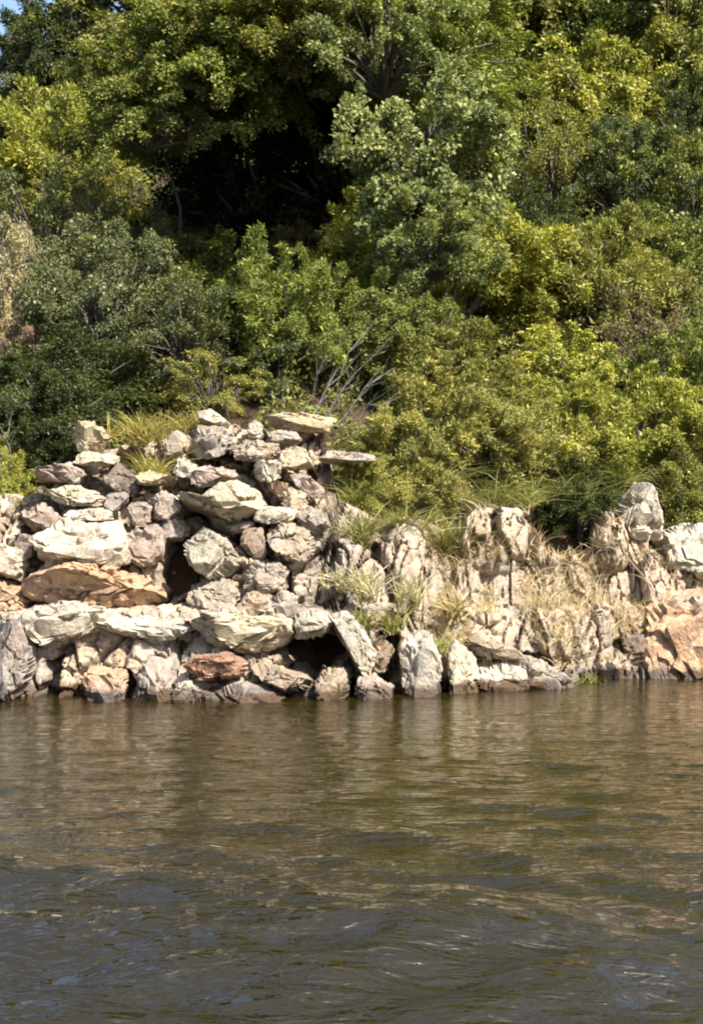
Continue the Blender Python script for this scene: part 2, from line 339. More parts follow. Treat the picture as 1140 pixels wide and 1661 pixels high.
R_('stone', box(205, 814, 246, 854), 'pink', 'small pink stone wedged left of the mauve stone', 1.0, -.03)
R_('stone', box(172, 795, 208, 830), 'lilac', 'small mauve chip of rock beside the dark shadowed stone', 1.0)
R_('stone_slab', [(226, 770), (245, 762), (285, 775), (290, 790), (262, 792), (228, 784)], 'yellow', 'yellowish ledge stone below the lower yellow tuft', 1.4)
R_('stone', [(240, 815), (262, 798), (288, 806), (298, 832), (290, 846), (246, 842)], 'pink', 'mauve pink stone left of the bright cream slab', 1.1, -.05)
R_('boulder', [(296, 715), (318, 692), (350, 688), (376, 708), (380, 736), (350, 748), (305, 746)], 'grey', 'grey tan lumpy boulder near the top of the pile', 1.0, -.05)
R_('stone_slab', [(318, 668), (340, 662), (374, 688), (362, 698), (330, 690)], 'pale', 'pale slanting slab on top of the lumpy grey boulder', 1.2)
R_('stone', box(262, 700, 302, 740), 'tan', 'tan stone right of the yellow tufts', 1.0)
R_('stone', box(282, 738, 322, 775), 'pale', 'small upright pale stone under the lumpy grey boulder', 1.0)
R_('stone_slab', [(310, 768), (335, 757), (380, 762), (392, 780), (372, 792), (316, 790)], 'pink', 'pinkish slab resting above the bright cream slab', 1.5, .05)
R_('boulder', [(290, 800), (330, 806), (362, 786), (396, 779), (418, 800), (426, 824), (396, 848), (350, 842), (300, 826)], 'cream', 'bright cream slab, the largest in the upper pile', 1.1, -.02, 9, .8)
R_('stone', [(400, 690), (412, 680), (426, 690), (424, 710), (404, 710)], 'pale', 'small white stone left of the long yellow slab', 1.0)
R_('stone_slab', [(436, 676), (470, 667), (530, 667), (542, 680), (530, 702), (480, 700), (444, 696)], 'yellow', 'long flat yellow slab at the top of the pile', .9, .22, 9, 1.0)
R_('stone', box(440, 698, 488, 724), 'tan', 'tan stone supporting the long yellow slab', 1.1, .05)
R_('stone_slab', [(380, 724), (400, 714), (448, 720), (456, 736), (430, 750), (386, 746)], 'tan', 'tan slab in the middle of the pile top', 1.3)
R_('stone', [(450, 735), (470, 724), (498, 728), (504, 752), (488, 768), (458, 758)], 'cream', 'cream block left of the thin grey slab', 1.0, -.04)
R_('stone_slab', [(518, 738), (540, 730), (604, 738), (606, 750), (560, 754), (524, 750)], 'grey', 'thin grey slab jutting out right of the pile', 1.3, .02, 7, .8)
R_('stone', box(414, 744, 456, 780), 'pale', 'pale stone above and right of the bright cream slab', 1.0)
R_('stone_slab', [(470, 772), (486, 764), (524, 790), (526, 808), (510, 812), (486, 794)], 'pink', 'slanting pinkish slab leaning down to the right', 1.2)
R_('stone', box(428, 775, 474, 812), 'brown', 'dark brown stone right of the bright cream slab', 1.0, .1)
R_('stone', [(456, 806), (476, 786), (496, 800), (504, 828), (480, 834), (460, 826)], 'cream', 'cream curved stone under the slanting pink slab', 1.0)
R_('stone_slab', box(412, 822, 478, 850), 'pale', 'flat pale stone right of and below the bright cream slab', 1.3)
R_('stone', [(478, 838), (500, 822), (524, 832), (532, 854), (510, 868), (484, 860)], 'lilac', 'bluish grey stone at the right edge of the pile', 1.1)
R_('stone', [(430, 866), (455, 848), (490, 856), (512, 880), (500, 906), (450, 906)], 'tan', 'tan block with a dark pit below the flat pale stone', 1.0)
R_('stone', box(392, 856, 434, 908), 'brown', 'dark reddish stone right of the tall greenish stone', 1.0, .08)
R_('stone', box(376, 842, 412, 866), 'lilac', 'small grey stone under the right tip of the bright cream slab', 1.0, .05)
R_('boulder', [(304, 866), (324, 842), (350, 848), (368, 878), (386, 906), (386, 932), (348, 938), (306, 918)], 'green', 'tall pale greenish stone right of the black gap', 1.0, -.1, 8, .7)
R_('boulder', [(56, 868), (80, 846), (140, 850), (196, 846), (208, 880), (202, 922), (160, 940), (80, 930), (58, 905)], 'pale', 'big white boulder above the orange ledge', .9, -.02, 9, .8)
R_('stone', box(200, 852, 268, 916), 'pink', 'squarish pink tan block right of the big white boulder', 1.0, -.02)
R_('stone', box(258, 842, 306, 878), 'lilac', 'grey stone bridging the top of the black gap', 1.0, .15)
R_('boulder', [(-30, 905), (-10, 880), (22, 882), (40, 905), (34, 940), (-20, 945)], 'pale', 'whitish boulder cut by the left edge of the view', 1.0)
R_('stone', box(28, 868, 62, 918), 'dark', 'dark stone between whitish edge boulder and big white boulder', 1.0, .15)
R_('boulder', [(-40, 945), (0, 932), (40, 945), (60, 965), (30, 1000), (-30, 1000)], 'orange', 'pinkish orange boulder at the left edge below the whitish one', 1.0)
R_('rock_ledge', [(50, 940), (80, 915), (160, 918), (230, 930), (264, 958), (262, 985), (200, 992), (90, 990), (54, 970)], 'orange', 'orange stained ledge below the big white boulder', 1.2, .02, 12, 1.1, grow=1.05)
R_('stone_slab', [(308, 955), (330, 940), (376, 944), (390, 968), (376, 992), (318, 994)], 'grey', 'grey stone below the tall greenish stone', 1.1)
R_('stone', [(386, 930), (410, 910), (452, 912), (474, 935), (462, 958), (400, 960)], 'grey', 'grey angular stone left of the central dead grass', 1.0)
R_('stone', [(384, 975), (410, 956), (440, 966), (436, 1000), (394, 1004)], 'tan', 'dull tan stone on the ledge left of the grey wedge', 1.0)
R_('stone', [(430, 980), (455, 958), (482, 970), (480, 1002), (440, 1006)], 'grey', 'grey wedge of stone at the right end of the ledge', 1.0)
# the ledge along the water, left to right
R_('rock_ledge', [(40, 1000), (70, 984), (130, 980), (182, 988), (180, 1030), (150, 1052), (80, 1050), (44, 1030)], 'pale', 'pale flat-topped ledge under the left half of the orange ledge', 1.3, .26, 9, 1.0, grow=1.1)
R_('rock_ledge', [(172, 992), (200, 984), (270, 986), (318, 994), (316, 1030), (270, 1056), (200, 1050), (176, 1030)], 'pale', 'pale flat-topped ledge under the right half of the orange ledge', 1.3, .28, 9, 1.0, grow=1.1)
R_('rock_ledge', [(306, 998), (340, 990), (400, 994), (466, 1004), (468, 1034), (420, 1056), (340, 1050), (310, 1030)], 'cream', 'cream flat-topped ledge left of the black cave', 1.3, .28, 9, 1.0, grow=1.1)
R_('boulder', [(-40, 1040), (-20, 1005), (30, 1010), (50, 1050), (44, 1110), (20, 1160), (-40, 1170)], 'lilac', 'mauve grey rock at the left edge of the waterline', 1.1, grow=1.0)
R_('boulder', [(136, 1100), (160, 1070), (192, 1075), (205, 1110), (196, 1160), (140, 1165)], 'orange', 'orange tan rock standing in the water below the pale ledge', 1.0)
R_('boulder', [(215, 1100), (240, 1068), (275, 1075), (292, 1110), (285, 1175), (220, 1175)], 'pink', 'pinkish pointed rock at the water beside the black hollow', 1.0)
R_('stone', [(302, 1078), (320, 1064), (372, 1062), (396, 1078), (386, 1102), (320, 1106)], 'rust', 'rust red rock just above the waterline', 1.1, -.1)
R_('boulder', [(268, 1118), (295, 1090), (326, 1100), (345, 1130), (335, 1170), (272, 1170)], 'pale', 'pale rock at the waterline left of the flat grey slab', 1.0, -.06)
R_('stone_slab', [(325, 1128), (370, 1112), (440, 1116), (458, 1134), (440, 1165), (335, 1165)], 'lilac', 'flat grey slab awash below the rust red rock', 1.2, -.08)
R_('stone_slab', [(398, 1085), (430, 1078), (495, 1098), (512, 1112), (490, 1128), (410, 1106)], 'tan', 'slanting tan slab running down to the cave mouth', 1.2, -.02)
R_('boulder', [(470, 1010), (485, 990), (524, 992), (540, 1012), (520, 1030), (478, 1034)], 'green', 'pale mossy boulder roofing the black cave', 1.4, 0)
R_('boulder', [(536, 1004), (560, 996), (590, 1020), (604, 1060), (600, 1096), (578, 1090), (560, 1050), (540, 1028)], 'pale', 'curved pale rock arching over the right of the cave', 1.3, -.08, 6)
R_('boulder', [(512, 1110), (528, 1086), (556, 1086), (570, 1110), (562, 1170), (514, 1170)], 'tan', 'tan rock standing in water at the cave mouth', 1.0, -.05)
R_('boulder', [(576, 1120), (590, 1096), (620, 1094), (636, 1115), (630, 1170), (580, 1170)], 'pink', 'pinkish white rock at the water right of the cave', 1.0, -.08)
R_('stone', [(604, 1050), (616, 1030), (640, 1036), (640, 1060), (620, 1096), (602, 1090)], 'tan', 'narrow tan stone between the two dark clefts', 1.0)
R_('boulder', [(648, 1050), (668, 1022), (700, 1026), (720, 1060), (722, 1110), (710, 1160), (655, 1160)], 'pale', 'tall rounded pale boulder right of the narrow cleft', 1.1, -.14, 7, .7)
R_('boulder', [(715, 1072), (735, 1040), (765, 1052), (776, 1090), (765, 1155), (720, 1155)], 'cream', 'cream rock right of the tall rounded boulder', 1.0, -.1)
R_('boulder', [(768, 1085), (800, 1066), (840, 1072), (852, 1105), (840, 1150), (775, 1150)], 'pale', 'low pale rock at the water, middle right', 1.0, -.1)
R_('stone_slab', [(735, 1048), (760, 1034), (830, 1050), (850, 1066), (820, 1074), (760, 1064)], 'tan', 'tan slab capping the low rocks, middle right', 1.4, 0)
R_('stone_slab', [(826, 1092), (850, 1066), (905, 1086), (925, 1104), (910, 1145), (835, 1145)], 'grey', 'grey slab dipping into the water, last on the right', 1.1, -.1)
# right bank
R_('boulder', [(1000, 830), (1018, 806), (1036, 784), (1052, 790), (1064, 830), (1066, 872), (1020, 880)], 'pale', 'pointed pale rock standing above the dark hollow', 1.0, .15, 7, 1.0, flute=.5)
R_('boulder', [(1070, 870), (1095, 850), (1150, 850), (1180, 890), (1150, 930), (1080, 920)], 'green', 'greenish grey rock at the right edge among shrubs', 1.0, .25)
R_('rock_ledge', [(1040, 990), (1080, 955), (1160, 940), (1230, 970), (1240, 1060), (1200, 1140), (1080, 1140), (1045, 1080)], 'orange', 'smooth pink orange bedrock at the right edge of the shore', .8, -.02, 9, .9)
R_('stone', box(1010, 1030, 1048, 1062), 'brown', 'small dark stone sitting on the buff bedrock slope', 1.0, -.3)
R_('boulder', [(640, 850), (660, 838), (690, 856), (704, 900), (690, 930), (650, 905)], 'pale', 'pale upright rock behind the central dead grass', 1.0, .1)

# ------------------------------------------------------------------ vegetation
def leaf_quads(pos, axis, nrm, ln, wd):
    """bent four-point leaves -> verts, quads"""
    n = len(pos); side = np.cross(axis, nrm); side /= np.linalg.norm(side, axis=1, keepdims=True)+1e-9
    up = np.cross(side, axis); L, W = ln[:, None], wd[:, None]
    l = pos+axis*L*.45+side*W*.5+up*W*.2; r = pos+axis*L*.45-side*W*.5+up*W*.2
    V = np.stack([pos, l, pos+axis*L-up*L*.1, r], 1).reshape(-1, 3)
    return V, np.arange(n*4).reshape(-1, 4)
def crown_mesh(seed, clumps=42, per=330, ln=(.07, .11), ratio=.5, erect=0.0, spread=(.16, .30), low=-.85):
    rng = np.random.default_rng(seed); Ps, As, Ns, Ls, Ts, C = [], [], [], [], [], []
    lump = unit(rng.normal(size=(7, 3))); la = rng.uniform(-.42, .38, 7)
    while len(C) < clumps:
        u = unit(rng.normal(size=3))
        if u[2] < low: continue
        r = rng.uniform(.35, 1.06)*(1+sum(a*max(0, u@l)**3 for a, l in zip(la, lump)))
        C.append(u*r)
    for c in C:
        rad = rng.uniform(*spread); m = int(per*(rad/.28)**2*rng.uniform(.7, 1.2)); ct = rng.uniform(-.30, .26)
        dr = unit(rng.normal(size=(m, 3))+unit(c)*.55+np.array([0, 0, .35]))
        rr = rad*np.power(rng.uniform(0, 1, m), .45)[:, None]
        tw = unit(unit(c)+rng.normal(size=3)*.7+np.array([0, 0, .25])); st = (rng.uniform(-1, 1, m)*rad*rng.uniform(.8, 2.0))[:, None]
        p = c+dr*rr*.72+tw*st+np.array([0, 0, -.35])*st*st/max(rad, .05)
        ax = unit(dr*.3+tw*.5+rng.normal(size=(m, 3))*.75+np.array([0, 0, erect-.15]))
        nm = unit(rng.normal(size=(m, 3))*.75+np.array([0, 0, .75])+unit(c)*.5)
        Ps.append(p); As.append(ax); Ns.append(nm); Ls.append(ln[0]+(ln[1]*1.45-ln[0])*rng.uniform(0, 1, m)**1.8); Ts.append(np.clip(rng.normal(.46+ct, .2, m), 0, 1))
    Pp, A, Nn, L, T = map(np.concatenate, (Ps, As, Ns, Ls, Ts))
    V, Q = leaf_quads(Pp, A, Nn, L, L*ratio)
    cm = mesh_np('crown', V, Q, LEAF, False, T)
    tb = []
    for c in C[::2]:
        mid = c*.45+np.array([0, 0, -.25])+rng.normal(size=3)*.06
        tb.append(tube([(0, 0, -.75), tuple(mid), tuple(c*.95)], [.035, .02, .006], 5))
    V, Q = merge(tb)
    return cm, mesh_np('limbs', V, Q, BARK, True)
BROAD = [crown_mesh(100+i, 130, 1500, (.022, .050), .55, 0, (.06, .20)) for i in range(4)]
SMALL = [crown_mesh(200+i, 150, 1800, (.018, .042), .55, 0, (.06, .19)) for i in range(3)]
NARROW = [crown_mesh(300+i, 140, 1500, (.034, .075), .26, .3, (.06, .20)) for i in range(3)]
ROUND = [crown_mesh(400+i, 120, 1300, (.030, .055), .7, 0, (.07, .20)) for i in range(2)]
SPARSE = [crown_mesh(500+i, 90, 1000, (.022, .050), .4, .2, (.06, .19)) for i in range(2)]
KIND = dict(broad=BROAD, small=SMALL, narrow=NARROW, round=ROUND, sparse=SPARSE)
GREEN = dict(dark=(.056, .066, .022), deep=(.016, .020, .008), mid=(.158, .166, .044), fresh=(.172, .190, .046), yellow=(.290, .280, .058), olive=(.215, .205, .056),  # 'deep' is a darkened leaf colour that paints the hollow's shade
             greyg=(.132, .138, .066), blue=(.100, .118, .048), khaki=(.285, .258, .082), rusty=(.260, .222, .050), brown=(.165, .130, .072), light=(.225, .240, .095), straw=(.42, .34, .21), pinkdry=(.36, .24, .18))
_cnt = {}
def solve(px, py, lift):
    """distance at which a crown centre seen at (px, py) hangs `lift` metres over the hillside"""
    for d in np.arange(14.2, 32, .04):
        p = P(px, py, d)
        if p.z-float(ground(p.x, d)) < lift: return d
    return 30.
def plant(name, kind, px, py, w, h, lift, hue, label, cat=None, stems=None, group=None, d=None, sy=None, lean=(0, 0)):
    rng = random.Random(hash_str(label)); i = _cnt.get(kind, 0); _cnt[kind] = i+1
    d = d or solve(px, py, lift); c = P(px, py, d); bx, by = c.x+lean[0], c.y+lean[1]; gz = float(ground(bx, by))
    k = d/F; sx, sz = w*k/2*1.32, h*k/2*1.34; sy = sy or (sx+sz)/2*rng.uniform(.85, 1.05)
    root = bpy.data.objects.new(name, None); COL.objects.link(root); root.location = (bx, by, gz); root.empty_display_size = .2
    tree = cat == 'tree' or name.endswith('tree')
    tag(root, label, cat or ('tree' if tree else 'shrub'), group or ('trees on the hillside' if tree else 'shrubs on the hillside'))
    cm, lm = KIND[kind][i % len(KIND[kind])]
    hv = GREEN[hue]; j = rng.uniform(.92, 1.08); H = max(c.z-gz, .1)
    cr = obj('crown' if tree else 'foliage', cm, root, (-lean[0], -lean[1], H), tuple(x*j for x in hv)); cr.scale = (sx, sy, sz); cr.rotation_euler = (rng.uniform(-.12, .12), rng.uniform(-.12, .12), rng.uniform(0, 6.28))
    lb = obj('limbs', lm, cr, (0, 0, 0), (.09, .075, .06))
    tb = []
    for s in range(stems or (1 if tree else 4)):
        a = rng.uniform(0, 6.28); r0 = 0 if tree else .12*sx; r1 = .35*sx if not tree else .05
        tb.append(tube([(r0*math.cos(a), r0*math.sin(a), -.25), (r1*.6*math.cos(a), r1*.6*math.sin(a), H*.45), (r1*math.cos(a+.3)-lean[0], r1*math.sin(a+.3)-lean[1], H)],
                       [.03, .022, .012] if lean[1] else [.055, .045, .02] if tree else [.025, .018, .01], 7))
    V, Q = merge(tb); obj('trunk' if tree else 'stem', mesh_np('stem', V, Q, BARK, True), root, (0, 0, 0), (.06, .05, .042))
    return root
T, B = 'broadleaf_tree', 'bush'
VEG = [
 # crest row
 (T, 'small', 110, 75, 190, 170, 1.1, 'dark', 'dark green tree at top left beside the patch of sky'),
 (T, 'broad', 235, 30, 230, 200, 1.2, 'olive', 'olive green tree second from the left along the top'),
 (T, 'small', 375, 45, 230, 220, 1.4, 'mid', 'mid green fine-leaved tree third from the left along the top'),
 (T, 'sparse', 480, 40, 200, 200, 1.5, 'olive', 'thin dark-gapped tree left of the rust-tinged yellow tree'),
 (T, 'broad', 575, 70, 190, 200, 1.9, 'rusty', 'rust-tinged yellow green tree above the black hollow'),
 (T, 'small', 690, 40, 200, 200, 1.2, 'mid', 'dark centred tree at the top between two yellowish trees'),
 (T, 'broad', 800, 60, 220, 220, 1.5, 'yellow', 'bright yellow green tree at the top right of centre'),
 (T, 'small', 930, 40, 210, 200, 1.2, 'fresh', 'fresh green tree second from the right along the top'),
 (T, 'small', 1070, 60, 240, 230, 1.2, 'olive', 'brownish olive tree in the top right corner'),
 (T, 'broad', 320, -40, 320, 200, 1.8, 'dark', 'dark tree behind the crest, top left of centre'),
 (T, 'broad', 600, -40, 340, 220, 1.8, 'mid', 'tall tree on the crest behind the rust-tinged tree'),
 (T, 'broad', 860, -40, 320, 220, 1.8, 'olive', 'olive tree behind the crest, top right of centre'),
 (T, 'broad', 1110, -40, 320, 220, 1.8, 'mid', 'tall tree on the crest at the far right'),
 (T, 'small', 1165, 110, 240, 240, 1.2, 'mid', 'mid green tree at the right edge under the top corner'),
 # second row
 (B, 'small', 30, 185, 170, 160, .6, 'greyg', 'grey green bush at the left edge under the sky patch'),
 (B, 'small', 130, 160, 180, 150, .6, 'olive', 'olive bush below the dark tree at top left'),
 (B, 'narrow', 110, 265, 210, 190, .6, 'yellow', 'bright yellow green bush on the upper left slope'),
 (B, 'broad', 250, 170, 230, 190, .9, 'olive', 'olive bush in the upper left between trees and hollow'),
 (T, 'broad', 235, 165, 170, 160, 1.5, 'mid', 'leaning green tree along the upper left rim of the hollow', None, None, None, 20.6, 1.1, (.3, 1.2)),
 (T, 'broad', 350, 90, 200, 170, 2.2, 'fresh', 'green tree whose crown overhangs the black hollow', None, None, None, 20.6, 1.3, (.5, 1.7)),
 (T, 'small', 470, 45, 220, 170, 2.9, 'olive', 'olive fine-leaved crown over the middle of the hollow', None, None, None, 20.5, 1.5, (.4, 2.0)),
 (B, 'small', 400, 270, 260, 240, 0, 'deep', 'dark bush deep inside the black hollow', None, None, None, 22.9),  # leaf colour near black, to paint the shade inside the hollow
 (B, 'small', 560, 260, 230, 240, 0, 'deep', 'dark bush at the right inside the black hollow', None, None, None, 22.6),  # same near-black leaves, painted-in shade for the hollow's right part
 (T, 'small', 540, 60, 300, 170, 2.5, 'fresh', 'dense fresh green crown roofing the back of the hollow', None, None, None, 21.6, 1.8, (.3, 1.5)),  # crown added to keep the sun off the back of the hollow
 (T, 'broad', 700, 75, 250, 170, 2.3, 'fresh', 'dense fresh crown above and behind the round pale tree', None, None, None, 21.4, 1.6, (.3, 1.2)),  # extra crown added to cast shade into the hollow
 (T, 'small', 360, 90, 300, 170, 2.5, 'olive', 'dense green crown behind the left rim of the hollow', None, None, None, 21.6, 1.6, (.5, 1.5)),  # second-layer crown, added to close gaps where sun reached the hollow
 (B, 'small', 135, 330, 140, 120, .5, 'olive', 'olive bush at the lower left end of the black hollow'),
 (T, 'round', 690, 275, 215, 230, 1.3, 'light', 'round pale green tree right of the hollow', None, None, None, 19.0),
 (B, 'broad', 700, 395, 210, 130, .8, 'light', 'pale leafy bush under the round pale tree', None, None, None, 18.6),
 (T, 'broad', 625, 75, 180, 170, 2.3, 'light', 'pale leafy crown hanging into the top of the hollow', None, None, None, 20.3, 1.5, (.3, 2.0)),
 (B, 'broad', 730, 160, 190, 130, 1.0, 'fresh', 'fresh green bush above the round pale tree'),
 (B, 'broad', 870, 150, 190, 150, .8, 'fresh', 'green bush between the yellow tree and the bright tree at upper right'),
 (T, 'broad', 990, 175, 220, 180, 1.1, 'yellow', 'bright yellow green tree at upper right with sunlit crown'),
 (B, 'small', 1110, 220, 150, 130, .5, 'dark', 'dark shaded bush at the right edge below the top corner'),  # dark leaf colour stands in for the shade of the gap
 (B, 'sparse', 905, 275, 190, 180, .7, 'olive', 'thin brownish bush right of the round pale tree'),
 (B, 'small', 1015, 310, 190, 170, .6, 'blue', 'dark bluish green bush at the right'),
 (B, 'broad', 1110, 330, 170, 200, .6, 'mid', 'mid green bush at the right edge below the dark gap'),
 (B, 'small', 850, 370, 170, 130, .4, 'dark', 'small dark bush in the gap right of the round pale tree'),  # dark leaves paint the shade of this pocket
 # third row
 (B, 'sparse', 75, 395, 200, 190, .8, 'greyg', 'greyish sparse bush above the straw at the left edge'),
 ('dry_bush', 'sparse', -5, 470, 110, 190, .6, 'straw', 'pale dry straw-coloured brush cut by the left edge'),
 ('dry_bush', 'sparse', 15, 565, 90, 80, .4, 'pinkdry', 'small pinkish dry brush below the straw-coloured brush'),
 (B, 'small', 170, 500, 220, 190, .8, 'greyg', 'large dull grey green bush on the left slope'),
 (B, 'broad', 335, 475, 230, 150, .7, 'mid', 'green bush just below the black hollow'),
 (B, 'small', 310, 560, 230, 150, .6, 'greyg', 'grey green low bush above the yellow tufts'),
 (B, 'narrow', 455, 510, 180, 190, .8, 'fresh', 'fresh green long-leaved bush left of the dead branches'),
 (B, 'sparse', 490, 400, 180, 110, .6, 'brown', 'brownish twiggy bush under the hollow\'s right part'),
 (B, 'narrow', 630, 415, 190, 170, .7, 'yellow', 'yellow green long-leaved bush right below the hollow'),
 (B, 'narrow', 735, 430, 230, 190, .9, 'yellow', 'broad yellow long-leaved bush in the centre right'),
 (B, 'broad', 850, 510, 220, 160, .7, 'yellow', 'sunlit yellow leafy bush in the middle of the right slope'),
 (B, 'narrow', 965, 470, 200, 200, .8, 'olive', 'tall olive long-leaved bush on the right slope'),
 (B, 'small', 1070, 440, 190, 160, .8, 'mid', 'mid green small-leaved bush near the right edge, halfway up'),
 (B, 'small', 640, 550, 180, 150, .7, 'mid', 'green bush just right of the dead branches'),
 (B, 'narrow', 730, 610, 200, 150, .6, 'olive', 'olive long-leaved bush between dead branches and dark gap'),
 (B, 'sparse', 835, 610, 150, 120, .4, 'brown', 'dark brown twiggy bush in the shady gap'),
 (B, 'broad', 930, 610, 190, 130, .6, 'yellow', 'yellow leafy bush right of the shady gap'),
 (B, 'sparse', 1050, 560, 200, 170, .7, 'brown', 'dry brown twiggy bush at the right'),
 (B, 'broad', 1115, 630, 150, 170, .6, 'fresh', 'bright green leafy bush low at the right edge'),
 # low scrub over the bank
 (B, 'narrow', 680, 705, 180, 150, .4, 'khaki', 'grassy buff shrub right of the dead branches above the bank'),
 (B, 'narrow', 800, 715, 190, 140, .4, 'khaki', 'khaki grassy shrub above the rounded grey bulge of rock'),
 (B, 'narrow', 925, 705, 190, 150, .4, 'yellow', 'pale yellow grassy shrub above the dark hollow on the right'),
 (B, 'narrow', 1050, 715, 200, 160, .4, 'yellow', 'yellowish grassy shrub above the pointed pale rock'),
 (B, 'small', 1110, 800, 150, 150, .3, 'olive', 'olive shrub at the right edge beside the pointed rock'),
 (B, 'small', 575, 800, 120, 110, .25, 'olive', 'low olive shrub below the thin grey slab'),
 (B, 'narrow', 670, 800, 150, 120, .3, 'khaki', 'khaki shrub above the central grass, left of the grey bulge'),
 (B, 'small', 940, 815, 150, 90, .35, 'dark', 'dark green shrub in the hollow between right-hand boulders'),  # leaves coloured dark to paint in the shade of the recess
 (B, 'small', 1090, 910, 110, 90, .2, 'blue', 'bluish green shrub under the greenish grey rock'),
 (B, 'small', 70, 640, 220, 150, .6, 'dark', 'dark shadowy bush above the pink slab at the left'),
 (B, 'sparse', 345, 630, 200, 90, .4, 'khaki', 'thin khaki bush behind the lumpy grey boulder'),
 (B, 'small', 60, 715, 150, 90, .3, 'dark', 'low dark shrub left of the square yellow stone'),
 (B, 'broad', 5, 790, 60, 110, .3, 'yellow', 'small yellow green shrub at the left edge by the pile'),
]
for v in VEG: plant(*v)

# low undergrowth covering the hillside between the bushes
def undergrowth():
    rng = np.random.default_rng(77); n = 230000
    X = rng.uniform(-12, 12, n); U = rng.uniform(2.3, 14.5, n); D = shore(X)+U
    f = np.array([noise.fractal(Vector((x*1.1, d*1.1, 3)), .8, 2, 3) for x, d in zip(X, D)])
    keep = (f > -.25) & ~((abs(X+.95) < 1.25) & (abs(D-shore(X)-7) < 2.2)); X, D, f = X[keep], D[keep], f[keep]; n = len(X)
    top = np.clip(.18+.9*f, .1, 1.0)*np.clip((D-shore(X)-1.9)/2, .15, 1)
    Z = ground(X, D)+top*np.power(rng.uniform(0, 1, n), .6)
    p = np.stack([X, D, Z], 1); ax = unit(rng.normal(size=(n, 3))+np.array([0, 0, .3])); nm = unit(rng.normal(size=(n, 3))*.6+np.array([0, -.4, .8]))
    L = rng.uniform(.04, .085, n); V, Q = leaf_quads(p, ax, nm, L, L*.5)
    o = obj('undergrowth', mesh_np('undergrowth', V, Q, LEAF, False, np.clip(rng.normal(.42, .22, n), 0, 1)), color=GREEN['mid'])
    tag(o, 'low leafy undergrowth covering the slope between bushes', 'undergrowth', None, 'stuff')
undergrowth()

# ------------------------------------------------------------------ grasses
def blades(base, dirs, L, W, rng, droop=.5, seg=3):
    """curved tapering blades"""
    n = len(base); V = []; side = unit(np.cross(dirs, rng.normal(size=(n, 3)))); out = dirs.copy(); out[:, 2] = 0
    for s in range(seg+1):
        t = s/seg; c = base+dirs*(L*t)[:, None]+out*(L*droop*t*t)[:, None]-np.array([0, 0, 1])*(L*droop*.6*t*t)[:, None]
        w = (W*(1-.85*t)*.5)[:, None]; V += [c-side*w, c+side*w]
    V = np.stack(V, 1).reshape(-1, 3); m = 2*(seg+1); i = np.arange(n)[:, None]*m
    Q = np.stack([i+np.array([[2*s, 2*s+1, 2*s+3, 2*s+2]]) for s in range(seg)], 1).reshape(-1, 4)
    return V, Q
def tussock(px, py, w, h, d, hue, label, n=260, droop=.5, name='grass_tuft', wd=.012, down=False, group='grass tufts on the bank'):
    rng = np.random.default_rng(hash_str(label)); k = d/F; c = P(px, py+h/2 if not down else py-h/2, d)
    cl = rng.normal(0, 1, (6, 2)); ci = rng.integers(0, 6, n)
    base = np.stack([cl[ci, 0]*w*k*.22+rng.normal(0, w*k*.05, n), cl[ci, 1]*.06+rng.normal(0, .02, n), rng.normal(-.03, .03, n)], 1)
    u = rng.normal(size=(n, 3))*np.array([.38*w/h, .4, .1])+np.array([0, -.15, 1 if not down else .25])
    L = h*k*rng.uniform(.25, 1.05, n)
    V, Q = blades(base, unit(u), L, wd*rng.uniform(.6, 1.4, n), rng, droop if not down else 1.6)
    o = obj(name, mesh_np(name, V, Q, BLADE, False, np.repeat(np.clip(rng.normal(.5, .22, n), 0, 1), 3)), None, c, hue); tag(o, label, 'grass', group)
STRAW = (.40, .31, .17); OLIVE = (.19, .18, .05); GOLD = (.31, .26, .08); GREY = (.38, .34, .27)
tussock(228, 672, 110, 80, 16.0, GOLD, 'golden yellow tuft at the top of the stone pile', 320)
tussock(242, 735, 80, 80, 15.7, GOLD, 'smaller yellow tuft hanging below the golden one', 240)
tussock(290, 665, 90, 60, 16.3, (.30, .25, .08), 'dull yellow tuft right of the golden one', 200)
PALE = (.50, .43, .30)
tussock(555, 915, 70, 60, 14.8, PALE, 'pale tussock left of the central grass', 130, .7, wd=.02)
tussock(612, 925, 70, 80, 14.8, PALE, 'taller pale tussock in the centre of the bank', 150, .5, wd=.02)
tussock(665, 935, 60, 90, 14.85, PALE, 'pale straw tussock below the upright rock', 140, .5, wd=.02)
tussock(722, 960, 70, 70, 14.95, STRAW, 'straw tussock right of the central grass', 130, .6, wd=.018)
tussock(645, 820, 110, 80, 15.5, (.24, .22, .07), 'olive grass clump above the upright pale rock', 300, .5)
tussock(725, 845, 90, 100, 15.7, (.22, .20, .07), 'dull olive grass clump left of the rounded grey bulge', 300, .5)
tussock(565, 835, 100, 80, 15.4, (.22, .20, .07), 'olive grass clump right of the bluish grey stone', 300, .5)
for gx, gy, gw, gh, gl in ((690, 735, 150, 110, 'feathery yellow green grass right of the dead branches'), (800, 760, 160, 110, 'feathery grass spilling over the rounded grey bulge'), (905, 760, 150, 110, 'feathery grass over the dark recess on the right'),
                           (1000, 735, 150, 110, 'feathery grass left of and above the pointed pale rock'), (1095, 750, 140, 120, 'feathery yellow green grass at the right edge'), (760, 660, 150, 110, 'feathery grass higher up in the centre right'), (590, 770, 110, 90, 'feathery grass under the thin grey slab')):
    tussock(gx, gy, gw, gh, solve(gx, gy+gh/2, .0)-.5, (.21, .205, .06), gl, 300, .7, wd=.009)
tussock(640, 985, 60, 60, 14.6, OLIVE, 'green grass tuft above the rounded pale boulder', 110, .5)
tussock(585, 985, 50, 50, 14.55, OLIVE, 'olive tuft growing over the cave', 90, .6)
